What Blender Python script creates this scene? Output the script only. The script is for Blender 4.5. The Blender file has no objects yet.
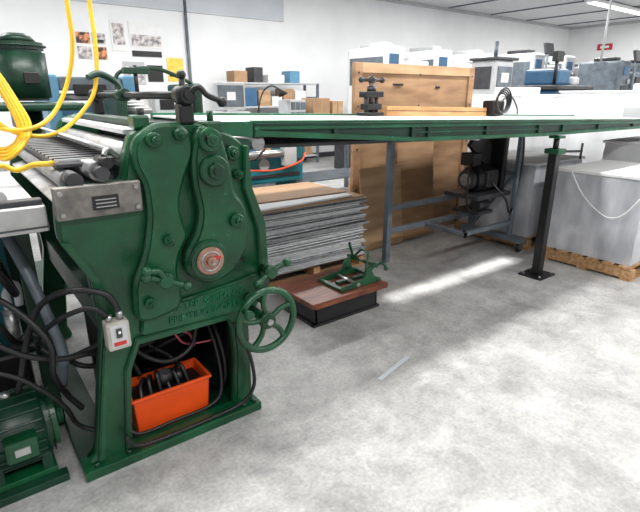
import bpy, bmesh, math, random
from mathutils import Vector, Matrix, Euler
random.seed(7)
scene = bpy.context.scene
scene.view_settings.view_transform = 'Standard'

# ---------------------------------------------------------------- materials
def mat(name, col, rough=0.5, metal=0.0, var=0.12, scale=8.0, bump=0.0, stretch=(1,1,1), col2=None, coat=0.0, lo=0.35, hi=0.65, detail=4, bscale=None, spec=0.5, speck=None):
    m = bpy.data.materials.new(name); m.use_nodes = True
    nt = m.node_tree; b = nt.nodes['Principled BSDF']
    b.inputs['Roughness'].default_value = rough
    b.inputs['Metallic'].default_value = metal
    b.inputs['Coat Weight'].default_value = coat
    b.inputs['Specular IOR Level'].default_value = spec
    tc = nt.nodes.new('ShaderNodeTexCoord'); mp = nt.nodes.new('ShaderNodeMapping')
    mp.inputs['Scale'].default_value = stretch
    nt.links.new(tc.outputs['Object'], mp.inputs['Vector'])
    nz = nt.nodes.new('ShaderNodeTexNoise'); nz.inputs['Scale'].default_value = scale; nz.inputs['Detail'].default_value = detail
    nt.links.new(mp.outputs['Vector'], nz.inputs['Vector'])
    cr = nt.nodes.new('ShaderNodeValToRGB')
    if col2 is None:
        c1 = tuple(max(0, c*(1-var)) for c in col); c2 = tuple(min(1, c*(1+var)) for c in col)
    else: c1, c2 = col, col2
    cr.color_ramp.elements[0].position = lo; cr.color_ramp.elements[1].position = hi
    cr.color_ramp.elements[0].color = (*c1, 1); cr.color_ramp.elements[1].color = (*c2, 1)
    nt.links.new(nz.outputs['Fac'], cr.inputs['Fac']); out = cr.outputs['Color']
    if speck:
        for sc,th,cc in speck:
            n3 = nt.nodes.new('ShaderNodeTexNoise'); n3.inputs['Scale'].default_value = sc; n3.inputs['Detail'].default_value = 6
            nt.links.new(mp.outputs['Vector'], n3.inputs['Vector'])
            r3 = nt.nodes.new('ShaderNodeValToRGB'); r3.color_ramp.elements[0].position = th; r3.color_ramp.elements[1].position = th+.04
            nt.links.new(n3.outputs['Fac'], r3.inputs['Fac'])
            mx = nt.nodes.new('ShaderNodeMixRGB'); mx.inputs['Color2'].default_value = (*cc,1)
            nt.links.new(r3.outputs['Color'], mx.inputs['Fac']); nt.links.new(out, mx.inputs['Color1']); out = mx.outputs['Color']
    nt.links.new(out, b.inputs['Base Color'])
    if bump > 0:
        bp = nt.nodes.new('ShaderNodeBump'); bp.inputs['Strength'].default_value = bump; bp.inputs['Distance'].default_value = 0.01
        if bscale:
            n2 = nt.nodes.new('ShaderNodeTexNoise'); n2.inputs['Scale'].default_value = bscale
            nt.links.new(mp.outputs['Vector'], n2.inputs['Vector']); nt.links.new(n2.outputs['Fac'], bp.inputs['Height'])
        else: nt.links.new(nz.outputs['Fac'], bp.inputs['Height'])
        nt.links.new(bp.outputs['Normal'], b.inputs['Normal'])
    return m
def emis(name, col, s):
    m = bpy.data.materials.new(name); m.use_nodes = True
    b = m.node_tree.nodes['Principled BSDF']
    b.inputs['Base Color'].default_value = (*col,1); b.inputs['Emission Color'].default_value = (*col,1); b.inputs['Emission Strength'].default_value = s
    return m

GREEN = mat('green_enamel', (.0014,.036,.0125), .34, 0, scale=5, col2=(.0032,.076,.027), bump=.4, bscale=24, coat=.15, spec=.45, speck=((7,.66,(.001,.010,.006)),(40,.69,(.02,.13,.07))))
DGREEN = mat('dark_green_enamel', (.0012,.018,.009), .4, 0, scale=5, col2=(.003,.042,.020), bump=.2, bscale=30)
RGREEN = mat('rail_green', (.002,.062,.024), .4, 0, scale=4, col2=(.006,.12,.052), speck=((14,.66,(.03,.20,.12)),))
TEAL = mat('teal_paint', (.01,.18,.24), .4, 0, scale=4, col2=(.02,.26,.32))
TEALD = mat('teal_dark', (.01,.10,.12), .4, 0, scale=4, col2=(.02,.16,.19))
STEEL = mat('steel', (.36,.36,.36), .32, .85, var=.25, scale=12, stretch=(1,1,6))
ALU = mat('aluminium', (.42,.42,.42), .42, .6, var=.15, scale=10)
PLATE = mat('worn_plate', (.10,.095,.09), .4, .5, scale=14, col2=(.25,.235,.215))
COPPER = mat('worn_brass', (.36,.20,.15), .4, .5, var=.2, scale=20)
BLACK = mat('black_paint', (.007,.007,.008), .4, 0, var=.3)
RUBBER = mat('black_rubber', (.007,.007,.008), .5, 0, var=.3)
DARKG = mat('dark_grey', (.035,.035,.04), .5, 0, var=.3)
GREYP = mat('grey_steel_paint', (.12,.145,.17), .45, .1, var=.2)
WHITEP = mat('white_paint', (.78,.78,.78), .5, 0, var=.04)
LGREY = mat('light_grey_paint', (.46,.47,.48), .5, 0, var=.06)
BEIGE = mat('beige_box', (.40,.38,.34), .5, 0, var=.12, scale=20)
PAPER = mat('white_sheet', (.70,.71,.72), .6, 0, var=.04)
ORANGE = mat('orange_plastic', (.80,.085,.010), .4, 0, var=.08, scale=6)
YELLOW = mat('yellow_hose', (.80,.48,.02), .4, 0, var=.1)
RED = mat('red_paint', (.45,.02,.015), .4, 0, var=.1)
PINK = mat('pink_wire', (.6,.12,.15), .4, 0, var=.1)
REDWOOD = mat('red_stained_board', (.09,.022,.012), .35, 0, scale=5, col2=(.23,.07,.035), stretch=(1,6,1))
PLY = mat('plywood', (.22,.115,.055), .6, 0, scale=2.2, col2=(.43,.26,.14), stretch=(1,3,5), detail=8, lo=.3, hi=.7)
PLYL = mat('plywood_light', (.33,.19,.09), .6, 0, scale=2.2, col2=(.53,.35,.20), stretch=(1,3,5), detail=8, lo=.3, hi=.7)
LUMBER = mat('lumber', (.42,.20,.07), .6, 0, scale=4, col2=(.60,.34,.14), stretch=(1,8,8))
PALLETW = mat('pallet_wood', (.28,.15,.06), .7, 0, scale=6, col2=(.50,.30,.15), stretch=(1,6,6))
CARD = mat('cardboard', (.36,.22,.12), .7, 0, var=.1)
SHEET = mat('silver_sheets', (.14,.145,.15), .4, .35, scale=20, col2=(.50,.51,.53), stretch=(1,1,30))
SHEET2 = mat('silver_sheets_light', (.40,.41,.42), .4, .3, scale=20, col2=(.76,.77,.79), stretch=(1,1,30))
WRAP = mat('shrink_wrapped_paper', (.36,.37,.40), .18, 0, scale=6, col2=(.64,.65,.69), bump=.8, stretch=(1,1,.35), bscale=8, coat=.6, lo=.3, hi=.7)
WRAPW = mat('white_wrapped_paper', (.66,.67,.69), .35, 0, scale=3, col2=(.82,.83,.84), bump=.3, stretch=(1,1,.4), bscale=7)
TAPE = mat('blue_tape', (.46,.50,.54), .4, 0, var=.05)
BLUEP = mat('blue_paint', (.03,.10,.20), .4, 0, var=.1)
BLUEL = mat('light_blue_paint', (.10,.26,.40), .4, 0, var=.1)
PRINT1 = mat('print_orange', (.05,.03,.03), .5, scale=9, col2=(.75,.30,.12), lo=.45, hi=.55)
PRINT2 = mat('print_mixed', (.22,.20,.22), .5, scale=12, col2=(.70,.66,.64), lo=.4, hi=.6)
PRINT3 = mat('print_yellow', (.75,.50,.04), .5, scale=10, col2=(.85,.65,.12))

# ---------------------------------------------------------------- mesh builder
def catmull(pts, sub=6, closed=False):
    P = [Vector(p) for p in pts]; n = len(P); out = []
    rng = n if closed else n-1
    for i in range(rng):
        if closed: p0,p1,p2,p3 = P[(i-1)%n],P[i],P[(i+1)%n],P[(i+2)%n]
        else: p0,p1,p2,p3 = P[max(i-1,0)],P[i],P[i+1],P[min(i+2,n-1)]
        for k in range(sub):
            t = k/sub
            out.append(.5*((2*p1)+(-p0+p2)*t+(2*p0-5*p1+4*p2-p3)*t*t+(-p0+3*p1-3*p2+p3)*t**3))
    if not closed: out.append(P[-1])
    return out
def rnd(pts, r=.03, seg=4):
    n = len(pts); out = []
    for i in range(n):
        p0 = Vector(pts[i-1]); p1 = Vector(pts[i]); p2 = Vector(pts[(i+1)%n])
        a = p0-p1; b = p2-p1
        ra = min(r, a.length*.45); rb = min(r, b.length*.45)
        s = p1+a.normalized()*ra; e = p1+b.normalized()*rb
        for k in range(seg+1):
            t = k/seg
            q = s*(1-t)**2+p1*2*t*(1-t)+e*t*t
            out.append((q.x,q.y))
    return out
class B:
    def __init__(s, name): s.name=name; s.bm=bmesh.new(); s.mats=[]
    def add(s, p, m, M=None):
        if m not in s.mats: s.mats.append(m)
        i = s.mats.index(m)
        for f in p.faces: f.material_index = i
        if M is not None: bmesh.ops.transform(p, matrix=M, verts=p.verts)
        me = bpy.data.meshes.new('t'); p.to_mesh(me); p.free(); s.bm.from_mesh(me); bpy.data.meshes.remove(me)
        return s
    def obox(s, c, size, m, rot=(0,0,0), bev=.004):
        p = bmesh.new(); bmesh.ops.create_cube(p, size=1)
        bmesh.ops.scale(p, vec=size, verts=p.verts)
        bev = min(bev, min(size)*.3)
        if bev>0: bmesh.ops.bevel(p, geom=p.edges[:], offset=bev, segments=2, affect='EDGES', profile=.5)
        return s.add(p, m, Matrix.Translation(c)@Euler(rot).to_matrix().to_4x4())
    def box(s, x0,x1,y0,y1,z0,z1, m, bev=.004):
        return s.obox(((x0+x1)/2,(y0+y1)/2,(z0+z1)/2),(abs(x1-x0),abs(y1-y0),abs(z1-z0)),m,bev=bev)
    def cyl(s, p1, p2, r, m, r2=None, seg=24, bev=0):
        p1=Vector(p1); p2=Vector(p2); d=p2-p1
        p = bmesh.new(); bmesh.ops.create_cone(p, cap_ends=True, segments=seg, radius1=r, radius2=r if r2 is None else r2, depth=d.length)
        for f in p.faces: f.smooth = len(f.verts)==4
        if bev>0:
            ed=[e for e in p.edges if any(len(f.verts)!=4 for f in e.link_faces)]
            bmesh.ops.bevel(p, geom=ed, offset=bev, segments=2, affect='EDGES')
        return s.add(p, m, Matrix.Translation((p1+p2)/2)@d.to_track_quat('Z','Y').to_matrix().to_4x4())
    def prism(s, pts, a, b, m, axis='Y', bev=.006, r=0):
        if r: pts = rnd(pts, r)
        p = bmesh.new()
        def V(q,t):
            if axis=='Y': return (q[0],t,q[1])
            if axis=='X': return (t,q[0],q[1])
            return (q[0],q[1],t)
        va=[p.verts.new(V(q,a)) for q in pts]; vb=[p.verts.new(V(q,b)) for q in pts]
        f1=p.faces.new(va); f2=p.faces.new(vb[::-1]); n=len(pts)
        for i in range(n):
            f=p.faces.new((va[i],vb[i],vb[(i+1)%n],va[(i+1)%n]))
            if r: f.smooth=True
        bmesh.ops.recalc_face_normals(p, faces=p.faces[:])
        if bev>0:
            ed=[e for e in f1.edges]+[e for e in f2.edges]
            bmesh.ops.bevel(p, geom=ed, offset=bev, segments=2, affect='EDGES')
        return s.add(p, m)
    def tube(s, pts, r, m, seg=8, sub=6, closed=False, straight=False):
        P = [Vector(q) for q in pts] if straight else catmull(pts, sub, closed)
        n=len(P); p=bmesh.new(); rings=[]; up=None
        for i in range(n):
            if closed: t=(P[(i+1)%n]-P[i-1]).normalized()
            else: t=(P[min(i+1,n-1)]-P[max(i-1,0)]).normalized()
            if up is None:
                up = t.orthogonal().normalized()
            else:
                up = (up-t*up.dot(t)); up = up.normalized() if up.length>1e-6 else t.orthogonal().normalized()
            w=t.cross(up)
            rings.append([p.verts.new(P[i]+r*(math.cos(2*math.pi*k/seg)*up+math.sin(2*math.pi*k/seg)*w)) for k in range(seg)])
        for i in range(n if closed else n-1):
            a=rings[i]; b=rings[(i+1)%n]
            for k in range(seg):
                f=p.faces.new((a[k],a[(k+1)%seg],b[(k+1)%seg],b[k])); f.smooth=True
        if not closed:
            p.faces.new(rings[0][::-1]); p.faces.new(rings[-1])
        bmesh.ops.recalc_face_normals(p, faces=p.faces[:])
        return s.add(p, m)
    def ring(s, c, R, r, m, axis='Y', seg=40, mseg=10):
        pts=[]
        for k in range(seg):
            a=2*math.pi*k/seg; u,v=R*math.cos(a),R*math.sin(a)
            o={'Y':(u,0,v),'X':(0,u,v),'Z':(u,v,0)}[axis]
            pts.append(Vector(c)+Vector(o))
        return s.tube(pts, r, m, seg=mseg, closed=True, straight=True)
    def sph(s, c, r, m, sc=(1,1,1)):
        p=bmesh.new(); bmesh.ops.create_uvsphere(p,u_segments=20,v_segments=12,radius=r)
        for f in p.faces: f.smooth=True
        return s.add(p, m, Matrix.Translation(c)@Matrix.Diagonal((*sc,1)))
    def text(s, body, c, size, m, depth=.004, align='CENTER', rot=(math.pi/2,0,0)):
        cu=bpy.data.curves.new('txt','FONT'); cu.body=body; cu.size=size; cu.extrude=depth; cu.align_x=align
        o=bpy.data.objects.new('txt',cu); scene.collection.objects.link(o)
        bpy.context.view_layer.update()
        me=o.evaluated_get(bpy.context.evaluated_depsgraph_get()).to_mesh()
        p=bmesh.new(); p.from_mesh(me)
        bpy.data.objects.remove(o)
        return s.add(p, m, Matrix.Translation(c)@Euler(rot).to_matrix().to_4x4())
    def done(s, M=None, parent=None):
        if M is not None: bmesh.ops.transform(s.bm, matrix=M, verts=s.bm.verts)
        xs=[v.co for v in s.bm.verts]
        lo=Vector((min(v.x for v in xs),min(v.y for v in xs),min(v.z for v in xs)))
        hi=Vector((max(v.x for v in xs),max(v.y for v in xs),max(v.z for v in xs)))
        c=Vector(((lo.x+hi.x)/2,(lo.y+hi.y)/2,lo.z))
        bmesh.ops.translate(s.bm, vec=-c, verts=s.bm.verts)
        me=bpy.data.meshes.new(s.name); s.bm.to_mesh(me); s.bm.free()
        for m in s.mats: me.materials.append(m)
        o=bpy.data.objects.new(s.name, me); scene.collection.objects.link(o)
        if parent is not None:
            o.parent=parent; o.location=c-parent.location
        else: o.location=c
        return o

# ---------------------------------------------------------------- room
CZ=3.85
def concrete():
    m = bpy.data.materials.new('polished_concrete'); m.use_nodes=True
    nt=m.node_tree; b=nt.nodes['Principled BSDF']; L=nt.links.new
    tc=nt.nodes.new('ShaderNodeTexCoord')
    def N(scale,detail,rough=.5,dist=0):
        n=nt.nodes.new('ShaderNodeTexNoise'); n.inputs['Scale'].default_value=scale; n.inputs['Detail'].default_value=detail; n.inputs['Roughness'].default_value=rough; n.inputs['Distortion'].default_value=dist
        L(tc.outputs['Object'],n.inputs['Vector']); return n
    n1=N(1.3,9,.65,.6); n2=N(60,4); n3=N(5,9,.75,.3); n4=N(2.2,12,.8,1.2); n5=N(9,10,.8,.5)
    r1=nt.nodes.new('ShaderNodeValToRGB'); r1.color_ramp.elements[0].position=.36; r1.color_ramp.elements[1].position=.64
    r1.color_ramp.elements[0].color=(.27,.268,.262,1); r1.color_ramp.elements[1].color=(.42,.418,.41,1)
    L(n1.outputs['Fac'],r1.inputs['Fac'])
    def ov(a,bn,f):
        mx=nt.nodes.new('ShaderNodeMixRGB'); mx.blend_type='OVERLAY'; mx.inputs['Fac'].default_value=f
        L(a,mx.inputs['Color1']); L(bn,mx.inputs['Color2']); return mx.outputs['Color']
    c=ov(r1.outputs['Color'],n2.outputs['Fac'],.35); c=ov(c,n3.outputs['Fac'],.85)
    def spots(c,n,a,bb,f,col):
        r4=nt.nodes.new('ShaderNodeValToRGB'); r4.color_ramp.elements[0].position=a; r4.color_ramp.elements[1].position=bb
        r4.color_ramp.elements[0].color=(0,0,0,1); r4.color_ramp.elements[1].color=(f,f,f,1)
        L(n.outputs['Fac'],r4.inputs['Fac'])
        mx=nt.nodes.new('ShaderNodeMixRGB'); L(r4.outputs['Color'],mx.inputs['Fac']); L(c,mx.inputs['Color1']); mx.inputs['Color2'].default_value=(*col,1); return mx.outputs['Color']
    c=spots(c,n4,.57,.68,.55,(.54,.54,.53)); c=spots(c,n5,.58,.70,.5,(.20,.195,.185))
    L(c,b.inputs['Base Color'])
    rr=nt.nodes.new('ShaderNodeMapRange'); rr.inputs['To Min'].default_value=.32; rr.inputs['To Max'].default_value=.6
    L(n3.outputs['Fac'],rr.inputs['Value']); L(rr.outputs['Result'],b.inputs['Roughness'])
    b.inputs['Specular IOR Level'].default_value=.4
    return m
CONC=concrete()
WALL=mat('white_wall', (.80,.81,.82), .7, 0, var=.03, scale=1.5)
WALLG=mat('grey_upper_wall', (.55,.58,.62), .7, 0, var=.05, scale=1.5)
CEIL=mat('ceiling_panels', (.60,.61,.62), .7, 0, var=.04, scale=1.5)
B('floor').box(-4,19.2,-4,10.2,-.1,0,CONC,bev=0).done()
B('wall_back').box(-4,19.2,10,10.2,0,CZ,WALL,bev=0).done()
B('wall_right').box(19,19.2,-4,10,0,CZ,WALL,bev=0).done()
B('ceiling').box(-4,19.2,-4,10.2,CZ,CZ+.1,CEIL,bev=0).done()
t=B('trim_1')
t.box(-4,19,9.93,10,CZ-.08,CZ,LGREY); t.done()
t=B('trim_2'); t.box(18.93,19,-4,9.93,CZ-.08,CZ,LGREY); t.done()
B('baseboard_back').box(-4,18.99,9.97,10,0,.12,DARKG).done()
t=B('ceiling_grid')
for x in range(0,19,2): t.box(x-.02,x+.02,-4,9.9,CZ-.03,CZ,GREYP,bev=0)
for y in (1,4,7): t.box(-4,18.9,y-.02,y+.02,CZ-.031,CZ,GREYP,bev=0)
t.done()
t=B('wall_panel_grey'); t.box(1.2,6.5,9.96,10,3.05,CZ-.09,WALLG); t.done()

# ---------------------------------------------------------------- near machine
m=B('roller_coating_machine')
body=[(.255,1.10),(.25,1.0),(.33,.86),(.345,.62),(.31,.42),(.25,.06),(.22,.045),(.22,0),(.41,0),(.41,.05),(.39,.07),(.43,.42),(.47,.52),(.53,.545),(.86,.53),(.90,.48),(.91,.3),(.89,.06),(.89,0),(1.0,0),(1.0,.04),(.985,.07),(.985,.48),(1.05,.56),(1.075,.66),(1.065,.94),(1.01,1.12),(1.0,1.31),(.94,1.35),(.86,1.37),(.80,1.40),(.66,1.40),(.55,1.37),(.52,1.30),(.50,1.2),(.48,1.19),(.27,1.19)]
m.prism(body,1.87,1.96,GREEN,r=.03,bev=.01)
m.prism(body,3.22,3.31,GREEN,r=.03,bev=.01)
arm=[(.53,1.34),(.60,1.40),(.70,1.405),(.75,1.37),(.76,1.29),(.715,1.2),(.68,1.10),(.69,1.02),(.71,.96),(.665,.90),(.645,.82),(.66,.74),(.65,.66),(.52,.63),(.46,.65),(.47,.80),(.53,.92),(.56,1.05),(.56,1.18),(.525,1.26)]
m.prism(arm,1.815,1.88,GREEN,r=.04,bev=.014)
arm2=[(.765,1.34),(.79,1.385),(.85,1.38),(.88,1.33),(.91,1.20),(.91,1.12),(.96,1.06),(.98,.95),(.95,.84),(.89,.77),(.80,.735),(.73,.75),(.68,.82),(.69,.90),(.74,.96),(.765,1.05),(.745,1.17),(.745,1.26)]
m.prism(arm2,1.80,1.88,GREEN,r=.04,bev=.014)
band=[(.48,.565),(.98,.555),(1.03,.60),(1.04,.72),(.92,.70),(.80,.69),(.68,.68),(.50,.68)]
m.prism(band,1.845,1.88,GREEN,r=.02,bev=.006)
m.text("COATER & MFG CO", (.765,1.842,.640), .045, RGREEN)
m.text("PRINTING WORKS", (.765,1.842,.590), .040, RGREEN)
m.prism([(.995,1.30),(1.01,1.30),(1.02,1.12),(1.08,.95),(1.09,.66),(1.05,.56),(1.03,.57),(1.05,.67),(1.04,.93),(.98,1.12)],1.84,1.90,GREEN,r=.01,bev=.004)
m.prism([(.25,1.00),(.33,.84),(.345,.62),(.31,.42),(.25,.06),(.275,.06),(.335,.42),(.37,.62),(.355,.85),(.28,1.0)],1.845,1.88,GREEN,bev=.005)
m.prism([(.385,.06),(.425,.42),(.47,.53),(.87,.525),(.87,.555),(.46,.56),(.40,.43),(.36,.06)],1.85,1.88,GREEN,bev=.005)
m.prism([(.86,1.392),(1.11,1.388),(1.11,1.32),(1.0,1.33),(.93,1.36)],1.975,2.02,RGREEN,bev=.003)
m.prism([(.95,1.33),(1.10,1.31),(1.08,1.22),(1.02,1.20)],1.975,2.0,DGREEN,bev=.003,r=.02)
# worn silver plate
m.box(.25,.545,1.835,1.87,1.085,1.20,PLATE,bev=.004)
m.box(.37,.46,1.829,1.836,1.11,1.16,BLACK,bev=.001)
for i in range(3): m.box(.38,.45,1.8275,1.829,1.118+i*.013,1.122+i*.013,ALU,bev=0)
for x,z in ((.27,1.105),(.27,1.18),(.525,1.105),(.525,1.18)): m.cyl((x,1.825,z),(x,1.836,z),.009,STEEL,seg=6)
def boss(x,z,y,r,h=.03,mm=GREEN,nut=True):
    m.cyl((x,y,z),(x,y-h,z),r,mm,bev=.005)
    if nut:
        m.cyl((x,y-h,z),(x,y-h-.015,z),r*.55,mm,seg=6,bev=.002); m.cyl((x,y-h-.015,z),(x,y-h-.022,z),r*.25,DGREEN,seg=12)
boss(.812,1.335,1.80,.046); boss(.825,1.215,1.80,.062,.02); boss(.60,1.345,1.815,.028); boss(.91,1.0,1.80,.03); boss(.62,.96,1.815,.022)
boss(.70,1.36,1.815,.022); boss(.52,.72,1.815,.022); boss(.97,.62,1.845,.02); boss(.94,1.27,1.87,.03); boss(.96,1.18,1.87,.022)
hx=.775
m.cyl((hx,1.80,.85),(hx,1.785,.85),.085,GREEN,bev=.006,seg=40)
m.cyl((hx,1.786,.85),(hx,1.775,.85),.060,COPPER,bev=.004,seg=40)
m.ring((hx,1.775,.85),.040,.005,STEEL)
m.cyl((hx,1.776,.85),(hx,1.755,.85),.020,COPPER,bev=.003); m.cyl((hx,1.756,.85),(hx,1.745,.85),.009,STEEL)
m.obox((hx+.028,1.77,.862),(.03,.012,.012),RED)
def thandle(x,z,y,ang,mm=GREEN,L=.085):
    m.cyl((x,y+.08,z),(x,y,z),.018,mm); m.cyl((x,y+.02,z),(x,y-.015,z),.032,mm,bev=.006)
    dx,dz=math.cos(ang)*L,math.sin(ang)*L
    m.tube([(x-dx,y-.015,z-dz),(x-dx*.4,y,z-dz*.4),(x+dx*.4,y,z+dz*.4),(x+dx,y-.015,z+dz)],.013,mm)
    m.sph((x-dx,y-.015,z-dz),.021,mm); m.sph((x+dx,y-.015,z+dz),.021,mm)
thandle(.575,.815,1.76,math.radians(-24)); thandle(1.05,.745,1.76,math.radians(25))
m.tube([(.575,1.76,.815),(.55,1.75,.86),(.50,1.74,.875)],.013,GREEN); m.sph((.50,1.74,.875),.020,GREEN)
# handwheel
HC=Vector((.985,1.70,.550))
m.ring(HC,.140,.016,GREEN,seg=56,mseg=12)
m.cyl(HC+Vector((0,.17,0)),HC+Vector((0,-.025,0)),.022,GREEN); m.cyl(HC+Vector((0,.02,0)),HC+Vector((0,-.02,0)),.038,GREEN,bev=.006)
m.cyl(HC+Vector((0,-.02,0)),HC+Vector((0,-.035,0)),.014,STEEL)
for k in range(5):
    a=math.radians(20+72*k); d=Vector((math.cos(a),0,math.sin(a))); n=Vector((-math.sin(a),0,math.cos(a)))
    m.tube([HC+d*.03,HC+d*.07+n*.012,HC+d*.105+n*.010,HC+d*.140],.0125,GREEN)
hk=HC+Vector((-.115,0,.08)); m.cyl(hk,hk+Vector((0,-.07,0)),.012,GREEN,r2=.017)
# base
m.box(.19,1.01,1.825,1.93,0,.045,GREEN,bev=.006)
m.box(.19,.34,1.83,3.3,0,.03,DGREEN); m.box(.88,1.01,1.9,3.3,0,.03,DGREEN); m.box(.34,.90,1.9,2.35,0.0,.02,DGREEN)
for x in (.24,.37,.92,.98): m.cyl((x,1.85,.04),(x,1.85,.062),.012,DGREEN,seg=6)
m.box(.36,.44,1.96,3.22,.55,.68,DGREEN); m.box(.94,.98,1.96,3.22,.50,.62,DGREEN); m.box(.38,.98,2.42,2.46,.03,.66,BLACK)
m.box(.46,.98,1.97,3.2,.60,.66,BLACK); m.box(.95,.98,1.96,2.44,.03,.6,BLACK)  # black panels, like the last one above, paint shade into the machine's recess
m.cyl((.78,1.96,1.08),(.78,3.22,1.08),.20,STEEL,seg=48)
m.cyl((.57,1.96,1.27),(.57,3.22,1.27),.055,ALU); m.cyl((.42,1.9,1.235),(.42,3.24,1.235),.035,STEEL)
m.cyl((.33,1.96,1.20),(.33,3.22,1.20),.035,ALU); m.cyl((.80,1.96,1.33),(.80,3.22,1.33),.06,DARKG)
m.cyl((.93,1.96,1.28),(.93,3.22,1.28),.05,STEEL)
m.obox((.47,2.6,1.31),(.10,1.2,.012),PAPER,rot=(0,math.radians(25),0))
m.obox((.36,2.6,1.16),(.20,1.25,.01),ALU,rot=(0,math.radians(-18),0))
m.box(.55,.62,2.0,3.2,1.355,1.375,LGREY)
m.box(.64,.70,1.98,3.2,1.36,1.40,DGREEN)
m.box(.30,.5,2.0,3.2,1.245,1.26,DARKG)
for k in range(26):
    y=2.02+k*.045; m.box(.30,.52,y,y+.012,1.268,1.275,BLACK if k%2 else LGREY,bev=0)
# top cross shaft with black levers
m.cyl((.765,1.84,1.50),(.765,3.35,1.50),.016,BLACK)
m.box(.735,.795,1.87,1.93,1.39,1.47,BLACK,bev=.01); m.cyl((.765,1.85,1.50),(.765,1.94,1.50),.036,BLACK,bev=.006)
m.tube([(.765,1.86,1.50),(.80,1.83,1.53),(.83,1.82,1.50),(.88,1.82,1.48)],.011,BLACK); m.sph((.89,1.82,1.475),.02,BLACK)
m.cyl((.765,1.90,1.50),(.765,1.90,1.565),.012,BLACK); m.sph((.765,1.90,1.575),.018,BLACK)
m.box(.735,.795,3.2,3.28,1.39,1.47,BLACK,bev=.01); m.cyl((.765,3.18,1.50),(.765,3.30,1.50),.036,BLACK)
m.tube([(.765,2.7,1.50),(.74,2.7,1.56),(.66,2.68,1.60),(.60,2.66,1.58)],.016,DGREEN); m.cyl((.765,2.66,1.50),(.765,2.76,1.50),.032,DGREEN)
m.box(.56,.62,1.88,1.96,1.38,1.43,GREEN,bev=.01); m.box(.84,.92,1.88,1.96,1.35,1.40,GREEN,bev=.01); m.cyl((.88,1.92,1.39),(.88,1.92,1.44),.014,GREEN,seg=6)
m.cyl((.60,1.92,1.42),(.60,1.92,1.455),.014,BLACK,seg=6)
m.tube([(.50,1.92,1.28),(.46,1.90,1.31),(.44,1.88,1.29)],.012,STEEL); m.cyl((.44,1.84,1.27),(.44,1.96,1.27),.02,BLACK)
m.cyl((.33,1.86,1.215),(.33,1.96,1.215),.028,DARKG); m.cyl((.42,1.84,1.235),(.42,1.9,1.235),.024,DARKG)
# switch box
m.box(.34,.425,1.78,1.845,.57,.685,BEIGE,bev=.008); m.box(.352,.413,1.776,1.781,.585,.675,LGREY,bev=.001)
m.box(.36,.405,1.773,1.777,.592,.607,RED,bev=0); m.box(.372,.393,1.768,1.777,.625,.662,DARKG,bev=.002); m.cyl((.383,1.765,.65),(.383,1.775,.64),.005,WHITEP,seg=8)
m.cyl((.40,1.81,.68),(.40,1.81,.72),.014,STEEL); m.cyl((.36,1.81,.68),(.36,1.81,.71),.012,STEEL)
machine=m.done()

# infeed bed
m=B('infeed_bed')
m.box(-1.3,.235,1.93,2.02,1.035,1.13,ALU,bev=.006); m.box(-1.3,.235,3.2,3.28,1.035,1.13,ALU,bev=.006)
m.box(-1.3,.235,2.02,3.2,1.06,1.10,LGREY)
m.box(-1.3,.235,1.925,1.931,1.05,1.056,DARKG,bev=0)
for x in (-1.1,-.8,-.5,-.25,-.05,.10): m.cyl((x,1.97,1.16),(x,3.24,1.16),.028,ALU)
m.box(-1.3,.23,1.95,2.0,1.13,1.15,DARKG)
m.box(-1.3,.1,2.15,3.1,1.19,1.20,PAPER)
m.tube([(.10,2.25,1.21),(.15,2.3,1.235),(.20,2.28,1.215),(.25,2.2,1.24),(.29,2.12,1.25),(.31,2.06,1.26)],.011,YELLOW)
for x in (-1.2,.17):
    for y in (2.32,3.2): m.box(x-.03,x+.03,y-.03,y+.03,0,1.05,DGREEN)
m.done(parent=machine)
m=B('pump_cabinet')
m.box(-.75,.12,2.65,3.1,.06,.98,TEALD,bev=.01); m.box(-.70,.10,2.64,2.655,.50,.94,TEAL,bev=.004)
for k in range(6): m.box(-.5,-.1,2.635,2.645,.2+k*.04,.215+k*.04,BLACK,bev=0)
for x in (-.7,.1):
    for y in (2.7,3.05): m.cyl((x,y,0),(x,y,.07),.03,BLACK)
m.done()

# electric motor
m=B('electric_motor')
cx,cy,cz=.01,2.06,.215
m.cyl((cx-.15,cy,cz),(cx+.10,cy,cz),.145,DGREEN,seg=40,bev=.012)
for k in range(22):
    a=2*math.pi*k/22; c=Vector((cx-.02,cy+math.cos(a)*.147,cz+math.sin(a)*.147))
    m.obox(c,(.20,.018,.008),DGREEN,rot=(a,0,0),bev=.002)
m.cyl((cx-.19,cy,cz),(cx-.14,cy,cz),.12,GREEN,seg=40,bev=.015); m.cyl((cx+.09,cy,cz),(cx+.13,cy,cz),.14,GREEN,seg=40,bev=.02)
m.cyl((cx+.13,cy,cz),(cx+.16,cy,cz),.04,GREEN,bev=.005)
m.box(cx-.06,cx+.05,cy-.20,cy-.13,cz-.03,cz+.06,GREEN,bev=.01); m.box(cx-.03,cx+.02,cy-.204,cy-.199,cz,cz+.03,ALU,bev=0)
m.box(cx-.14,cx+.10,cy-.13,cy+.13,.035,.06,GREEN); m.box(cx-.13,cx-.08,cy-.12,cy+.12,.05,.13,DGREEN); m.box(cx+.05,cx+.09,cy-.12,cy+.12,.05,.13,DGREEN)
m.box(cx-.25,cx+.13,cy-.17,cy-.12,0,.035,DGREEN); m.box(cx-.25,cx+.13,cy+.12,cy+.17,0,.035,BLACK)
m.sph((cx-.02,cy,cz+.155),.02,STEEL)
m.done(parent=machine)
m=B('vacuum_pump')
m.box(-.28,.12,2.40,2.52,0,.38,BLACK,bev=.02); m.cyl((-.05,2.47,.37),(-.05,2.47,.5),.05,DARKG,bev=.01)
m.cyl((.08,2.46,.37),(.08,2.46,.58),.03,STEEL); m.tube([(.08,2.46,.56),(.08,2.44,.66),(.12,2.42,.70),(.12,2.42,.60)],.018,LGREY)
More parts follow.
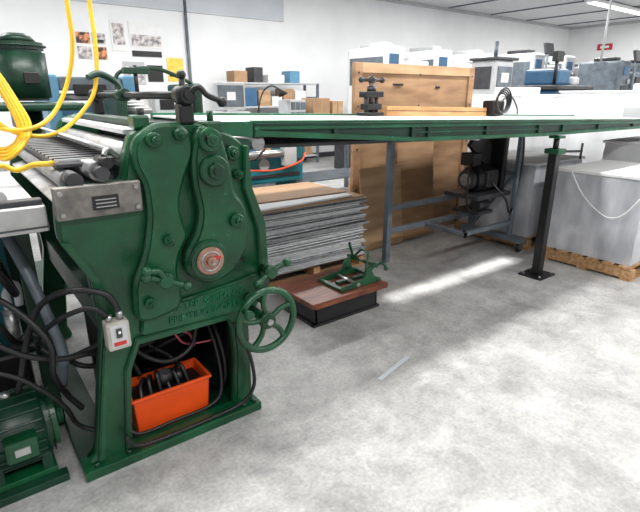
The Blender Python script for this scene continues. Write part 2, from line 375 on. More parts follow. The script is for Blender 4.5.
m.cyl((-.18,2.46,.36),(-.18,2.46,.47),.045,DGREEN,bev=.01)
m.done()

# orange bin (open)
m=B('orange_plastic_bin')
x0,x1,y0,y1,z0,z1=.435,.80,1.955,2.14,.035,.215
def slab(pts,mm):
    p=bmesh.new(); vs=[p.verts.new(q) for q in pts]
    for f in ((0,1,2,3),(7,6,5,4),(0,4,5,1),(1,5,6,2),(2,6,7,3),(3,7,4,0)): p.faces.new([vs[i] for i in f])
    bmesh.ops.recalc_face_normals(p,faces=p.faces[:]); bmesh.ops.bevel(p,geom=p.edges[:],offset=.002,segments=2,affect='EDGES'); m.add(p,mm)
e=.012;w=.006
def wall4(a,b,c,d,n):
    A=[Vector(q) for q in (a,b,c,d)]; n=Vector(n); slab(A+[q+n for q in A],ORANGE)
wall4((x0+e,y0+e,z0),(x1-e,y0+e,z0),(x1,y0,z1),(x0,y0,z1),(0,w,0)); wall4((x0+e,y1-e,z0),(x1-e,y1-e,z0),(x1,y1,z1),(x0,y1,z1),(0,-w,0))
wall4((x0+e,y0+e,z0),(x0+e,y1-e,z0),(x0,y1,z1),(x0,y0,z1),(w,0,0)); wall4((x1-e,y0+e,z0),(x1-e,y1-e,z0),(x1,y1,z1),(x1,y0,z1),(-w,0,0))
m.box(x0+e,x1-e,y0+e,y1-e,z0-.014,z0+.01,ORANGE)
m.box(x0-.008,x1+.008,y0-.012,y0+.004,z1-.012,z1+.002,ORANGE); m.box(x0-.008,x1+.008,y1-.004,y1+.010,z1-.012,z1+.002,ORANGE)
m.box(x0-.010,x0+.004,y0,y1,z1-.012,z1+.002,ORANGE); m.box(x1-.004,x1+.010,y0,y1,z1-.012,z1+.002,ORANGE)
m.box(x0+.02,x1-.02,y0+.02,y1-.02,z0+.01,z0+.15,BLACK)
for k in range(6):
    m.tube([(x0+.05+.045*k,y0+.04,.18),(x0+.06+.04*k,y0+.08,.225+.02*(k%3)),(x0+.09+.03*k,y0+.12,.235),(x0+.10+.03*k,y0+.16,.17)],.010,BLACK)
m.sph((.62,2.05,.225),.04,BLACK); m.cyl((.60,2.04,.20),(.61,2.02,.27),.025,DARKG)
m.sph((.68,2.05,.21),.035,BLACK)
m.done()

# cables
m=B('power_cables')
def cab(pts,r=.009,mm=RUBBER): m.tube(pts,r,mm,seg=8,sub=7)
cab([(.40,1.81,.71),(.36,1.80,.80),(.25,1.86,.82),(.16,1.98,.74),(.10,2.05,.58),(.06,2.05,.45),(.03,2.06,.35)],.012)
cab([(.36,1.81,.70),(.30,1.80,.76),(.20,1.90,.70),(.14,2.10,.55),(.15,2.25,.40)],.010)
cab([(-.1,2.1,.85),(.05,2.0,.78),(.16,1.92,.62),(.16,1.96,.45),(.20,2.05,.30),(.25,2.06,.20)],.012)
cab([(-.3,2.0,.72),(-.05,1.98,.66),(.08,1.97,.56),(.2,1.98,.50),(.3,2.0,.48),(.42,2.05,.42),(.6,2.1,.40)],.012)
cab([(-.2,1.95,.62),(0,1.95,.52),(.1,1.95,.42),(.18,1.98,.28),(.22,2.02,.15),(.32,1.98,.09)],.010)
cab([(.42,2.0,.62),(.45,2.02,.45),(.55,2.1,.36),(.68,2.15,.35),(.82,2.1,.42),(.88,2.05,.55)],.013)
cab([(.46,2.02,.55),(.50,2.0,.42),(.62,2.0,.33),(.75,2.02,.36),(.80,2.05,.50)],.011)
cab([(.52,2.3,.58),(.56,2.15,.40),(.66,2.12,.30),(.70,2.10,.24)],.012)
cab([(.62,2.3,.58),(.60,2.2,.48),(.50,2.17,.38),(.52,2.10,.24)],.010)
cab([(.85,2.3,.6),(.86,2.1,.45),(.87,2.0,.28),(.85,1.94,.12),(.78,1.93,.06),(.60,1.925,.058),(.45,1.925,.058),(.40,1.95,.09),(.38,2.1,.1)],.009)
cab([(.90,2.2,.55),(.89,2.05,.40),(.90,1.99,.25),(.885,1.985,.12),(.86,2.1,.06),(.8,2.3,.05)],.010)
cab([(.88,1.82,.52),(.92,1.80,.42),(.96,1.81,.28),(.965,1.82,.15),(.90,1.84,.07),(.72,1.84,.056),(.52,1.84,.056),(.40,1.83,.08),(.36,1.82,.15)],.009)
cab([(.50,2.15,.56),(.54,2.1,.47),(.66,2.08,.44),(.76,2.08,.40),(.80,2.12,.3)],.006,PINK)
cab([(.56,2.05,.56),(.66,2.04,.50),(.69,2.04,.42),(.74,2.05,.36),(.86,2.05,.34)],.005,PINK)
cab([(.12,2.2,.5),(.22,2.15,.42),(.32,2.1,.45),(.42,2.06,.50),(.5,2.05,.56)],.012)
cab([(-.1,2.25,.9),(.02,2.2,.62),(.08,2.28,.48),(.14,2.3,.5),(.28,2.2,.34),(.42,2.2,.3)],.013)
for k in range(6):
    a=.05*k; cab([(.44+.06*k,2.3,.60),(.46+.05*k,2.22+a*.3,.42-.02*k),(.60,2.26,.32+.02*k),(.80-.04*k,2.25,.40),(.86-.03*k,2.35,.58)],.011)
m.tube([(.12,2.3,.95),(.16,2.2,.80),(.20,2.12,.60),(.22,2.1,.46),(.20,2.14,.30)],.022,GREYP)
m.tube([(.05,2.5,.92),(.08,2.3,.8),(.10,2.15,.75),(.05,2.05,.88),(-.05,2.06,1.0)],.016,BLACK)
m.done(parent=machine)

# ---------------------------------------------------------------- conveyor table
X0,X1=1.12,6.8
def zt(x): return 1.386-.025*(x-X0)
ZT=Matrix.Translation((X0,0,1.386))@Matrix.Rotation(math.atan(.025),4,'Y')@Matrix.Translation((-X0,0,-1.386))
m=B('conveyor_table')
m.box(X0,X1,1.98,2.03,1.350,1.392,RGREEN,bev=.004); m.box(X0,X1,1.965,2.0,1.374,1.380,DGREEN,bev=.001)
m.box(X0,X1,3.33,3.38,1.345,1.39,RGREEN)
m.box(X0,X1,2.03,3.33,1.365,1.375,PAPER,bev=0)
m.prism([(X0,1.35),(X0,1.322),(2.2,1.268),(3.6,1.268),(3.6,1.292),(2.2,1.294)],1.975,2.03,RGREEN,bev=.003)
m.prism([(3.6,1.268),(5.3,1.30),(6.8,1.30),(6.8,1.325),(5.3,1.325),(3.6,1.292)],1.975,2.03,RGREEN,bev=.003)
m.prism([(X0,1.352),(X0,1.335),(2.2,1.285),(3.6,1.285),(5.3,1.315),(6.8,1.315),(6.8,1.352)],1.998,2.028,DGREEN,bev=0)
m.box(2.2,3.6,1.985,2.0,1.318,1.324,RGREEN,bev=0)
for x in (1.15,1.6,2.18,2.32,2.9,3.55,3.9,4.5,5.2,5.9): m.box(x-.015,x+.015,1.982,2.03,1.285 if 2<x<4 else 1.31,1.36,DGREEN)
for x in (1.3,1.9,2.6,3.3,4.0,4.7,5.4,6.1,6.7): m.box(x-.02,x+.02,2.03,3.33,1.31,1.355,DGREEN)
m.box(X0+.05,3.0,2.1,3.25,1.255,1.275,DARKG); m.box(3.02,6.7,2.1,3.2,1.29,1.30,DARKG)  # first panel: table underside, its dark colour paints in the shadow strip
for x in (1.18,2.9): m.cyl((x,2.05,1.285),(x,3.3,1.285),.035,STEEL)
m.box(2.5,4.6,2.37,2.43,1.245,1.258,LGREY,bev=.002)  # housing added only to go with the floor-streak lamp
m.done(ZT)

m=B('support_post')
m.box(3.80,4.04,1.93,2.14,0,.015,BLACK,bev=.003); m.box(3.885,3.955,2.0,2.07,.015,1.06,BLACK,bev=.004)
for a,b in ((3.83,1.96),(4.01,1.96),(3.83,2.11),(4.01,2.11)): m.cyl((a,b,.012),(a,b,.028),.012,STEEL,seg=6)
m.box(3.86,3.98,1.975,2.095,1.05,1.09,RGREEN); m.cyl((3.92,2.035,1.06),(3.92,2.035,1.18),.022,BLACK)
m.box(3.87,3.97,1.99,2.08,1.172,1.192,RGREEN)
m.tube([(3.95,1.99,1.07),(4.08,1.95,1.065),(4.15,1.93,1.065)],.010,BLACK); m.cyl((4.14,1.93,1.0),(4.14,1.93,1.13),.009,BLACK)
m.done()

m=B('steel_frame_cart')
G=GREYP
def leg(x,y,z0=0,z1=1.2,w=.028): m.box(x-w,x+w,y-w,y+w,z0,z1,G)
leg(3.10,3.08,.0,1.235); leg(4.38,3.08,.09,1.20); leg(4.38,2.62,.12,1.20,.02)
for z in (.30,.52): m.box(3.10,4.38,3.06,3.10,z-.025,z+.025,G)
m.box(3.1,4.38,3.06,3.1,1.15,1.20,G)
m.box(4.34,4.42,2.45,3.2,.10,.15,G); m.box(3.6,3.66,2.6,3.1,.27,.31,G); m.box(3.6,4.38,2.6,2.64,.27,.31,G)
m.box(4.36,4.40,2.62,3.08,.75,.79,G)
m.obox((4.38,2.85,.48),(.03,.03,.75),G,rot=(math.radians(36),0,0))
def caster(x,y):
    m.cyl((x,y-.015,.045),(x,y+.015,.045),.045,BLACK,bev=.005); m.box(x-.03,x+.03,y-.025,y-.018,.04,.10,STEEL,bev=.001); m.box(x-.03,x+.03,y+.018,y+.025,.04,.10,STEEL,bev=.001); m.box(x-.04,x+.04,y-.03,y+.03,.095,.105,STEEL,bev=.001)
caster(4.38,2.50); caster(4.38,3.15)
m.box(3.85,4.38,2.66,3.06,.56,.60,DARKG)
m.cyl((3.95,2.85,.73),(4.28,2.85,.73),.12,BLACK,bev=.015,seg=32); m.cyl((3.89,2.85,.73),(3.96,2.85,.73),.095,DARKG,bev=.01,seg=32); m.cyl((3.885,2.85,.73),(3.89,2.85,.73),.06,STEEL)
for k in range(5): m.ring((4.0+.05*k,2.85,.73),.121,.006,DARKG,axis='X')
m.box(4.03,4.2,2.70,2.76,.66,.82,DARKG,bev=.01); m.box(4.3,4.36,2.72,2.98,.60,1.16,BLACK,bev=.02)
m.obox((4.18,2.9,1.0),(.40,.05,.20),DARKG,rot=(0,math.radians(38),0)); m.box(3.92,4.05,2.80,2.95,.86,.98,BLACK,bev=.01)
m.box(4.0,4.25,2.75,3.06,.38,.41,DARKG); m.cyl((4.05,2.82,.47),(4.2,2.82,.47),.055,DARKG)
m.tube([(4.1,2.7,.7),(4.2,2.6,.55),(4.3,2.6,.4),(4.4,2.62,.5),(4.42,2.6,.9),(4.38,2.6,1.17)],.010,BLACK)
m.tube([(3.9,2.8,.9),(3.8,2.75,.8),(3.82,2.75,.5),(4.0,2.75,.42)],.010,BLACK)
m.done()

# ---------------------------------------------------------------- sheet stack
def pallet(m,x0,x1,y0,y1,h=.13):
    n=6
    for i in range(n):
        y=y0+(y1-y0)*(i+.5)/n; m.box(x0,x1,y-.045,y+.045,h-.02,h,PALLETW,bev=.002)
    for x in (x0+.04,(x0+x1)/2,x1-.04): m.box(x-.035,x+.035,y0,y1,.018,h-.02,PALLETW,bev=.002)
    for y in (y0+.05,(y0+y1)/2,y1-.05): m.box(x0,x1,y-.045,y+.045,0,.018,PALLETW,bev=.002)
m=B('aluminum_sheet_stack')
pallet(m,1.78,2.9,3.15,4.0,.11)
z=.11
while z<.64:
    h=random.choice((.010,.014,.020)); dx=random.uniform(-.045,.045); dy=random.uniform(-.03,.03)
    m.obox((2.34+dx,3.56+dy,z+h/2),(1.08,.82,h*.8),SHEET if random.random()<.45 else SHEET2,rot=(0,0,random.uniform(-.02,.02)),bev=.001)
    m.obox((2.34,3.57,z+h),(1.00,.76,h*.4),DARKG,bev=0)
    z+=h
m.obox((2.30,3.56,z+.012),(1.12,.84,.02),CARD,bev=.002)
m.obox((2.22,3.5,z+.030),(1.0,.72,.014),PAPER,rot=(0,0,.04),bev=.001); m.obox((2.32,3.6,z+.042),(.9,.62,.010),CARD,rot=(0,0,-.05),bev=.001)
m.done()

# low stand
m=B('low_platform_stand')
m.box(1.70,2.38,2.33,2.80,.165,.20,REDWOOD,bev=.004)
m.box(1.71,2.37,2.322,2.332,.165,.19,REDWOOD,bev=.002)
m.box(1.76,2.33,2.39,2.41,.02,.165,BLACK); m.box(1.76,1.78,2.39,2.76,.02,.165,BLACK); m.box(2.31,2.33,2.39,2.76,.0,.165,BLACK); m.box(1.74,2.35,2.38,2.42,0,.02,BLACK); m.box(1.74,1.79,2.38,2.76,0,.02,BLACK)
stand=m.done()
m=B('green_hand_punch')
for yy in (2.40,2.64):
    m.prism([(1.98,.201),(2.36,.201),(2.36,.225),(2.30,.24),(2.27,.30),(2.32,.345),(2.29,.355),(2.22,.31),(2.20,.25),(1.98,.222)],yy-.014,yy+.014,GREEN,r=.008,bev=.003)
m.cyl((2.29,2.36,.335),(2.29,2.68,.335),.012,GREEN); m.cyl((2.33,2.37,.222),(2.33,2.66,.222),.012,GREEN); m.cyl((2.14,2.38,.222),(2.14,2.66,.222),.014,STEEL)
m.box(1.98,2.02,2.40,2.64,.201,.22,GREEN)
m.tube([(2.29,2.38,.335),(2.32,2.34,.36),(2.36,2.34,.32)],.010,GREEN); m.sph((2.36,2.34,.31),.017,GREEN)
m.tube([(2.29,2.62,.335),(2.26,2.62,.42),(2.24,2.61,.46)],.010,GREEN); m.tube([(2.22,2.40,.31),(2.28,2.45,.40),(2.31,2.55,.41),(2.28,2.62,.33)],.009,GREEN)
m.box(2.05,2.30,2.50,2.54,.202,.225,DGREEN)
m.done()

m=B('floor_tape_strip'); m.obox((1.82,1.70,.002),(.32,.028,.002),TAPE,rot=(0,0,math.radians(14)),bev=0); m.done()

# ---------------------------------------------------------------- plywood
m=B('plywood_panel')
m.box(3.12,4.9,3.62,3.645,.0,1.79,PLY,bev=.002)
m.box(3.12,3.21,3.60,3.62,0,1.79,PLY,bev=.002); m.box(4.81,4.9,3.60,3.62,0,1.79,PLY,bev=.002)
m.box(3.21,4.81,3.60,3.62,1.70,1.79,PLYL,bev=.002)
for x in (3.165,4.0,4.855):
    for z in (.2,.6,1.0,1.4,1.7): m.cyl((x,3.595,z),(x,3.60,z),.010,DARKG,seg=10)
m.obox((3.7,3.612,1.60),(.13,.012,.02),BLACK,bev=0); m.obox((4.3,3.612,1.58),(.06,.012,.02),BLACK,bev=0); m.cyl((3.62,3.605,.85),(3.62,3.62,.85),.018,BLACK)
m.prism([(3.645,0),(4.0,0),(3.67,1.2),(3.645,1.2)],3.25,3.28,PLYL,axis='X'); m.prism([(3.645,0),(4.0,0),(3.67,1.2),(3.645,1.2)],4.75,4.78,PLYL,axis='X')
m.done()
m=B('plywood_board')
m.obox((3.40,3.47,.42),(.56,.018,.82),PLYL,rot=(math.radians(-6),0,0)); m.obox((3.95,3.52,.55),(.55,.018,1.08),PLY,rot=(math.radians(-5),0,0)); m.done()
m=B('lumber_plank'); m.box(3.15,4.62,3.20,3.30,1.376,1.46,LUMBER,bev=.004)
m.box(3.15,4.62,3.199,3.2005,1.42,1.425,DARKG,bev=0); m.done(ZT)
m=B('screw_press')
z=zt(2.88)-.010
m.box(2.88,3.04,3.12,3.30,z,z+.03,BLACK,bev=.006)
for x in (2.90,3.02): m.cyl((x,3.2,z+.02),(x,3.2,z+.19),.018,DARKG)
m.box(2.86,3.06,3.15,3.25,z+.15,z+.20,BLACK,bev=.008); m.box(2.88,3.04,3.15,3.25,z+.05,z+.10,BLACK,bev=.004)
m.cyl((2.96,3.2,z+.03),(2.96,3.2,z+.30),.024,DARKG); m.cyl((2.96,3.2,z+.19),(2.96,3.2,z+.24),.04,BLACK,bev=.005)
m.cyl((2.84,3.2,z+.29),(3.08,3.2,z+.29),.014,BLACK); m.sph((2.84,3.2,z+.29),.024,BLACK); m.sph((3.08,3.2,z+.29),.024,BLACK); m.sph((2.96,3.2,z+.29),.034,BLACK)
m.done()
m=B('cable_coil_box')
zz=zt(4.7)-.008
m.box(4.64,4.82,3.12,3.28,zz,zz+.16,BLACK,bev=.02)
for k in range(4): m.ring((4.72,3.10-.01*k,zz+.13+.01*k),.10+.008*k,.009,BLACK,seg=30,mseg=6)
m.tube([(4.8,3.2,zz+.12),(4.95,3.15,zz+.2),(5.1,3.15,zz+.08),(5.2,3.2,zz+.012)],.008,BLACK)
m.done()

# ---------------------------------------------------------------- wrapped pallets
def wrapped(x0,x1,y0,y1,h,mm,name='wrapped_paper_pallet',bulge=.02):
    m=B(name); pallet(m,x0,x1,y0,y1,.12)
    p=bmesh.new(); bmesh.ops.create_cube(p,size=1); bmesh.ops.subdivide_edges(p,edges=p.edges[:],cuts=14,use_grid_fill=True)
    for v in p.verts:
        k=v.co.copy(); fz=math.cos(k.z*math.pi)
        sx=1+ (bulge*2/(x1-x0))*fz*math.cos(k.y*math.pi*.9); sy=1+(bulge*2/(y1-y0))*fz*math.cos(k.x*math.pi*.9)
        v.co.x*= (x1-x0-.08)*sx; v.co.y*=(y1-y0-.08)*sy; v.co.z=(v.co.z+.5)*(h-.12)+.12
        v.co.x+=(x0+x1)/2; v.co.y+=(y0+y1)/2
        if k.z>-.45:
            w1=math.sin(k.y*23+k.z*7)+math.sin(k.x*19-k.z*11); v.co.x+=.006*w1*.5; v.co.y+=.006*math.sin(k.x*21+k.z*5)*.6
            v.co+=Vector((random.uniform(-1,1),random.uniform(-1,1),random.uniform(-.6,.6) if k.z>.45 else 0))*.004
    for f in p.faces: f.smooth=True
    p.edges.ensure_lookup_table()
    for ed in p.edges:
        if ed.calc_face_angle(0)>math.radians(55): ed.smooth=False
    m.add(p,mm)
    m.box(x0+.02,x1-.02,y0+.02,y1-.02,h-.015,h+.012,WHITEP,bev=.006)
    if mm is WRAPW:
        m.box(x0+.3,x0+.75,y0+.2,y0+.6,h+.012,h+.10,WHITEP,bev=.01); m.box(x0+.012,x0+.02,y0+.3,y0+.55,h-.35,h-.2,LGREY,bev=0)
    return m.done()
wp=wrapped(4.38,5.40,1.46,2.28,.86,WRAP)
wrapped(4.50,5.50,2.48,3.40,.86,WRAP)
wrapped(5.75,6.75,1.3,2.5,1.02,WRAPW)
wrapped(5.75,6.9,3.50,4.8,1.50,WRAPW)
wrapped(7.3,8.5,2.4,3.9,1.55,WRAPW)
wrapped(7.4,8.6,.8,2.1,1.5,WRAPW)
wrapped(5.2,5.65,3.7,4.6,1.36,WRAPW)
m=B('plastic_strap'); m.tube([(4.385,2.1,.86),(4.365,1.95,.66),(4.36,1.75,.52),(4.365,1.62,.55),(4.38,1.52,.70)],.005,WHITEP); m.done(parent=wp)

# ---------------------------------------------------------------- hose + drill press (left)
m=B('yellow_air_hose')
Y=2.62
m.tube([(.60,Y,3.85),(.57,Y,2.6),(.55,Y,1.95),(.545,Y,1.72),(.50,Y+.02,1.55),(.42,Y,1.42),(.32,Y-.05,1.36),(.20,Y,1.36),(.05,Y,1.45)],.010,YELLOW)
m.tube([(.70,Y+.1,3.85),(.69,Y+.1,2.8),(.67,Y+.1,2.0),(.665,Y+.08,1.72),(.63,Y+.06,1.53),(.55,Y+.04,1.42),(.44,Y,1.34),(.34,Y,1.32),(.22,Y,1.36),(.12,Y,1.50),(.08,Y,1.66)],.010,YELLOW)
for k in range(4):
    o=.015*k
    m.tube([(.13+o,Y+.03*k,1.68),(.19+o,Y+.03*k,1.60),(.24+o,Y+.02*k,1.48),(.27+o,Y,1.36),(.24,Y-.02*k,1.29-o*.7),(.17,Y,1.28-o),(.10,Y,1.40),(.10,Y,1.58)],.009,YELLOW,closed=True)
m.done()
m=B('drill_press')
dx,dy=.55,4.45
m.cyl((dx,dy,1.46),(dx,dy,1.82),.17,DGREEN,seg=36,bev=.02); m.cyl((dx,dy,1.82),(dx,dy,1.87),.185,DGREEN,seg=36,bev=.02); m.cyl((dx,dy,1.87),(dx,dy,1.93),.13,DGREEN,r2=.08,seg=36,bev=.01)
m.box(dx-.32,dx+.34,dy-.3,dy+.3,1.39,1.45,DGREEN,bev=.02); m.cyl((dx,dy+.1,.05),(dx,dy+.1,1.40),.10,DGREEN); m.box(dx-.35,dx+.35,dy-.35,dy+.4,0,.08,DGREEN,bev=.02)
m.box(dx-.3,dx+.3,dy-.35,dy+.3,.75,.82,DGREEN,bev=.02); m.cyl((dx-.1,dy-.31,1.25),(dx-.1,dy-.31,1.40),.04,BLACK); m.box(dx-.14,dx-.06,dy-.3,dy-.1,1.28,1.40,BLACK)
m.box(dx-.02,dx+.08,dy-.20,dy-.165,1.58,1.66,BLACK)
m.done()

# ---------------------------------------------------------------- mid background
m=B('paper_folding_machine')
m.box(1.35,2.35,5.2,5.9,.5,1.25,GREYP,bev=.03); m.box(1.4,1.5,5.15,5.95,0,1.55,DGREEN,bev=.03); m.box(2.2,2.3,5.15,5.95,0,1.62,DGREEN,bev=.03)
for k in range(5): m.cyl((1.5,5.25+.13*k,1.35+.03*k),(2.2,5.25+.13*k,1.35+.03*k),.035,STEEL)
m.tube([(1.45,5.3,1.55),(1.5,5.3,1.72),(1.9,5.35,1.76),(2.25,5.3,1.62)],.02,DGREEN); m.cyl((1.62,5.2,1.45),(1.62,5.2,1.78),.02,BLACK); m.box(1.5,1.75,5.15,5.25,1.70,1.76,DGREEN,bev=.01)
m.box(1.75,2.1,5.1,5.3,1.30,1.52,LGREY,bev=.02); m.box(1.8,1.95,5.09,5.105,1.36,1.46,BLACK)
m.done()
m=B('sheet_cutting_machine')
m.box(1.0,1.9,6.3,7.1,.1,1.40,BLUEP,bev=.03); m.box(.95,1.1,6.25,7.15,0,1.72,BLUEL,bev=.03); m.box(1.8,1.95,6.25,7.15,0,1.72,BLUEL,bev=.03)
m.box(1.1,1.8,6.3,6.5,1.55,1.70,GREYP,bev=.02); m.cyl((1.1,6.35,1.48),(1.8,6.35,1.48),.04,STEEL); m.box(1.25,1.6,6.24,6.3,1.5,1.62,BLACK,bev=.01); m.box(1.0,1.9,5.99,6.3,.95,1.0,STEEL)
m.done()
m=B('workbench')
m.box(2.5,5.4,5.6,6.4,.95,1.0,LGREY)
for x in (2.55,3.9,5.35):
    for y in (5.65,6.35): m.box(x-.03,x+.03,y-.03,y+.03,0,.95,GREYP)
m.box(2.55,5.35,5.65,6.35,.3,.33,GREYP)
m.done()
m=B('desktop_computer')
m.box(2.75,3.22,5.75,6.15,1.0,1.30,LGREY,bev=.015); m.box(2.78,3.2,5.85,5.93,1.31,1.66,LGREY,bev=.02); m.box(2.92,3.06,5.85,6.0,1.29,1.33,LGREY); m.box(2.81,3.17,5.843,5.852,1.36,1.62,GREYP,bev=0)
m.box(2.93,3.05,5.838,5.846,1.44,1.54,WHITEP,bev=0)
m.done()
m=B('desk_lamp')
m.cyl((3.4,5.9,1.0),(3.4,5.9,1.03),.08,BLACK); m.tube([(3.4,5.9,1.03),(3.42,5.9,1.35),(3.5,5.9,1.55),(3.62,5.88,1.62),(3.75,5.86,1.56)],.012,BLACK); m.cyl((3.75,5.86,1.57),(3.78,5.85,1.50),.03,BLACK,r2=.07)
m.done()
m=B('cardboard_box'); m.box(4.25,4.55,5.8,6.1,1.0,1.46,CARD,bev=.004); m.box(4.39,4.41,5.797,5.8,1.0,1.46,PLYL,bev=0); m.done()
m=B('cardboard_box'); m.box(4.6,4.8,5.8,6.1,1.0,1.42,PLYL,bev=.004); m.box(4.69,4.71,5.797,5.8,1.0,1.42,CARD,bev=0); m.done()
m=B('parts_organizer'); m.box(3.85,4.12,5.8,6.1,1.0,1.44,LGREY,bev=.01)
for a in range(3):
    for b in range(3): m.box(3.87+.085*a,3.94+.085*a,5.79,5.802,1.05+.13*b,1.15+.13*b,GREYP)
m.done()
# storage shelf against wall
m=B('storage_shelf')
for x in (4.7,6.9):
    for y in (9.25,9.75): m.box(x-.025,x+.025,y-.025,y+.025,0,1.75,GREYP)
for z in (.15,.7,1.25,1.72): m.box(4.7,6.9,9.23,9.77,z,z+.03,LGREY)
for z in (.18,.73,1.28):
    x=4.8
    while x<6.7:
        w=random.uniform(.15,.35); m.box(x,x+w,9.3,9.65,z,z+random.uniform(.15,.38),random.choice((CARD,WHITEP,BLUEP,DARKG,GREYP,PLYL,WHITEP)),bev=.01); x+=w+.04
for x,w,h,mm in ((4.85,.3,.22,CARD),(5.3,.22,.30,DARKG),(5.65,.4,.16,WHITEP),(6.2,.25,.25,BLUEL)): m.box(x,x+w,9.3,9.65,1.75,1.75+h,mm,bev=.01)
m.done()
m=B('teal_sheet_feeder')
m.box(1.9,3.05,4.35,4.75,.62,.90,TEAL,bev=.02); m.box(1.95,3.0,4.34,4.355,.68,.72,DARKG); m.cyl((2.0,4.3,.93),(3.0,4.3,.93),.04,STEEL)
for x in (2.0,2.95):
    m.box(x-.05,x+.05,4.4,4.7,0,.64,TEALD,bev=.01); m.box(x-.06,x+.06,4.25,4.75,.85,1.05,TEALD,bev=.02)
m.cyl((2.55,4.33,.82),(2.55,4.36,.82),.06,LGREY); m.box(2.75,2.9,4.25,4.34,.8,1.02,LGREY,bev=.01)
m.tube([(2.3,4.2,.80),(2.6,4.2,.78),(2.9,4.2,.84),(3.0,4.25,.92)],.010,ORANGE)
m.tube([(2.1,4.25,1.15),(2.15,4.22,.95),(2.35,4.2,.9),(2.5,4.22,1.0)],.012,BLACK)
m.done()
m=B('steel_side_table'); m.box(.97,1.75,4.3,4.9,.98,1.02,LGREY)
for x in (1.02,1.7):
    for y in (4.35,4.85): m.box(x-.025,x+.025,y-.025,y+.025,0,.98,ALU)
m.box(1.0,1.3,4.4,4.7,1.02,1.24,WHITEP,bev=.02); m.box(1.35,1.65,4.4,4.75,1.02,1.14,ALU,bev=.02); m.cyl((1.5,4.55,1.14),(1.5,4.55,1.28),.07,STEEL)
m.done()
def press(name,x0,x1,y0,y1,h,c1,c2,units=3,scr=True):
    m=B(name); L=(x1-x0)/units
    for i in range(units):
        a=x0+L*i; hh=h*(1-.10*(i%2))
        m.box(a+.03,a+L*.72,y0,y1,.1,hh,c1,bev=.05)
        m.box(a+L*.1,a+L*.62,y0-.02,y0+.02,.5,hh*.62,c2,bev=.02); m.box(a+L*.12,a+L*.5,y0-.03,y0+.01,hh*.66,hh*.76,DARKG)
        m.box(a+L*.12,a+L*.45,y0-.03,y0+.01,hh*.86,hh*.94,DARKG if i%2 else BLUEP)
        m.box(a+.02,a+.035,y0+.1,y1-.1,hh*.7,hh*.92,GREYP,bev=0)
        m.cyl((a+L*.55,y0-.04,hh*.80),(a+L*.55,y0,hh*.80),.06,STEEL)
        m.box(a+L*.7,a+L+.03,y0+.15,y1-.15,.1,hh*.7,c2,bev=.02)
        for k in range(3): m.cyl((a+L*.85,y0+.1,hh*.72+.08*k),(a+L*.85,y1-.1,hh*.72+.08*k),.05,STEEL)
        m.box(a+L*.15,a+L*.5,y0+.2,y1-.3,hh,hh+.08,c2,bev=.02)
    if scr:
        m.cyl((x0+.3,y0-.15,h*.5),(x0+.3,y0-.15,h+.08),.025,GREYP); m.obox((x0+.3,y0-.17,h+.08),(.34,.06,.24),DARKG,rot=(math.radians(-15),0,0)); m.box(x0+.25,x0+.35,y0-.16,y0+.02,h*.5,h*.54,GREYP)
    m.box(x0,x1,y0+.05,y1-.05,0,.12,BLACK)
    m.box(x0-.55,x0,y0+.2,y1-.2,.55,.9,c2,bev=.02); m.box(x0-.5,x0-.42,y0+.25,y1-.25,0,.56,DARKG)
    m.done()
press('offset_printing_press',7.1,10.8,7.3,8.5,2.42,WHITEP,LGREY,5,False)
press('offset_printing_press',11.3,14.2,6.7,7.8,2.45,LGREY,DARKG,4)
press('offset_printing_press',12.4,15.2,5.2,6.2,2.25,GREYP,BLACK,4)
m=B('control_cabinet')
m.box(7.35,7.85,5.0,5.5,.06,2.05,LGREY,bev=.03); m.box(7.40,7.80,4.985,5.0,1.2,1.95,GREYP,bev=.01); m.box(7.5,7.7,4.975,4.99,1.7,1.85,WHITEP); m.box(7.40,7.80,5.05,5.45,0,.08,BLACK)
m.box(7.335,7.352,5.08,5.42,1.6,1.95,DARKG,bev=.005)
m.box(7.3,7.9,4.95,5.5,2.05,2.09,DARKG); m.cyl((7.6,5.2,2.09),(7.6,5.2,2.35),.03,GREYP)
m.done()
m=B('blue_bindery_machine')
m.box(9.3,10.5,5.0,5.9,.1,1.60,BLUEP,bev=.05); m.box(9.2,10.6,4.9,6.0,1.60,1.68,DARKG,bev=.02); m.box(9.5,10.0,5.1,5.8,1.68,1.98,BLUEP,bev=.05); m.box(10.1,10.4,5.1,5.8,1.68,1.85,LGREY,bev=.05); m.box(9.4,10.4,4.98,5.0,.9,1.5,LGREY,bev=.02); m.box(9.3,10.5,5.05,5.85,0,.12,BLACK)
m.box(9.29,9.31,5.1,5.8,1.0,1.5,GREYP); m.cyl((9.4,5.1,1.68),(9.4,5.1,2.2),.03,BLACK); m.box(9.3,9.55,5.05,5.15,2.1,2.28,BLACK,bev=.01)
m.done()
def poster(name,x0,x1,z0,z1,mm,hdr=None):
    m=B(name); m.box(x0,x1,9.985,9.998,z0,z1,mm,bev=0)
    if hdr: m.box(x0+.03,x1-.03,9.982,9.9851,z0+(z1-z0)*hdr[0],z0+(z1-z0)*hdr[1],hdr[2],bev=0)
    m.done()
poster('wall_poster',2.15,2.38,2.38,2.56,PRINT1); poster('wall_poster',2.42,2.64,2.38,2.56,PRINT2,(.1,.4,BLACK)); poster('wall_poster',2.15,2.38,2.12,2.33,PRINT2)
poster('wall_poster',2.42,2.64,2.12,2.33,PRINT1); poster('wall_poster',2.75,3.02,2.28,2.80,WHITEP,(.2,.9,PRINT2))
poster('wall_poster',3.08,3.70,2.36,2.80,WHITEP,(.06,.5,PRINT2)); poster('wall_poster',3.1,3.66,2.20,2.30,BLACK)
poster('wall_poster',3.75,4.08,1.76,2.20,PRINT3,(.2,.35,BLACK)); poster('wall_poster',2.9,3.3,1.7,2.1,LGREY,(.1,.8,PRINT2)); poster('wall_poster',3.35,3.65,1.75,2.05,BLACK)
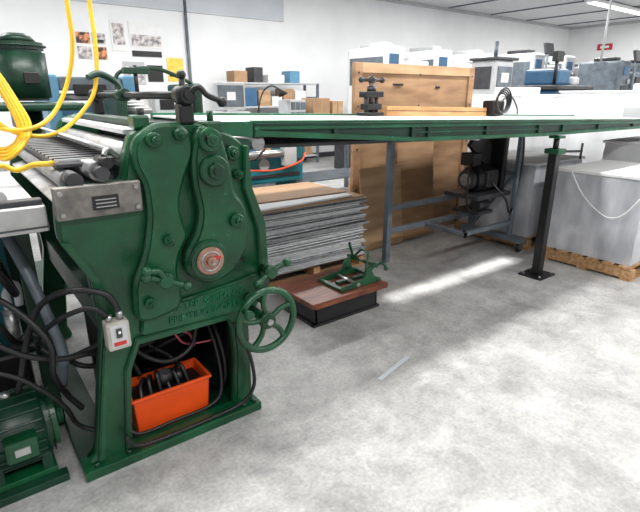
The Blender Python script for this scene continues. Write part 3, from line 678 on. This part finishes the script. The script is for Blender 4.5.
m=B('wall_conduit'); m.cyl((4.2,9.96,0),(4.2,9.96,CZ-.1),.03,GREYP); m.cyl((4.2,9.95,3.3),(4.2,9.98,3.3),.05,GREYP); m.done()
m=B('drop_conduit'); m.cyl((12.0,5.5,2.2),(12.0,5.5,CZ),.025,LGREY); m.box(11.9,12.1,5.4,5.6,2.05,2.2,GREYP); m.done()
m=B('end_wall_sign'); m.box(18.97,18.995,8.4,8.9,3.0,3.2,RED); m.box(18.965,18.97,8.5,8.8,3.06,3.14,WHITEP,bev=0); m.done()

# ---------------------------------------------------------------- lights
TUBE=emis('fluorescent_tube',(1,.99,.97),4)
def area(name,loc,sx,sy,e,rot=(0,0,0),spread=None):
    l=bpy.data.lights.new(name,'AREA'); l.shape='RECTANGLE'; l.size=sx; l.size_y=sy; l.energy=e; l.color=(1,.99,.97)
    if spread: l.spread=spread
    o=bpy.data.objects.new(name,l); o.location=loc; o.rotation_euler=rot; scene.collection.objects.link(o)
for y in (-1.5,2.6,6.8):
    for x in (0.5,5.5,10.5,15.5):
        m=B('ceiling_light'); m.box(x-1.8,x+1.8,y-.15,y+.15,CZ-.10,CZ-.032,WHITEP); m.cyl((x-1.75,y-.06,CZ-.115),(x+1.75,y-.06,CZ-.115),.016,TUBE,seg=10); m.cyl((x-1.75,y+.06,CZ-.115),(x+1.75,y+.06,CZ-.115),.016,TUBE,seg=10); m.done()
        area('ceiling_lamp',(x,y,CZ-.14),3.5,.3,182 if y>0 else 155)
area('added_streak_light',(3.35,2.42,1.17),1.7,.03,2.0,spread=math.radians(14))  # added lamp without a real source, lays the bright streak on the floor
w=bpy.data.worlds.new('World'); scene.world=w; w.use_nodes=True
w.node_tree.nodes['Background'].inputs['Color'].default_value=(1,1,1,1); w.node_tree.nodes['Background'].inputs['Strength'].default_value=.7

# ---------------------------------------------------------------- camera
c=bpy.data.cameras.new('camera'); c.lens=483/640*36; c.sensor_width=36; c.clip_start=.05
co=bpy.data.objects.new('camera',c); co.location=(0,0,1.5)
co.rotation_euler=Vector((.602*.949,.799*.949,-.316)).to_track_quat('-Z','Y').to_euler()
scene.collection.objects.link(co); scene.camera=co
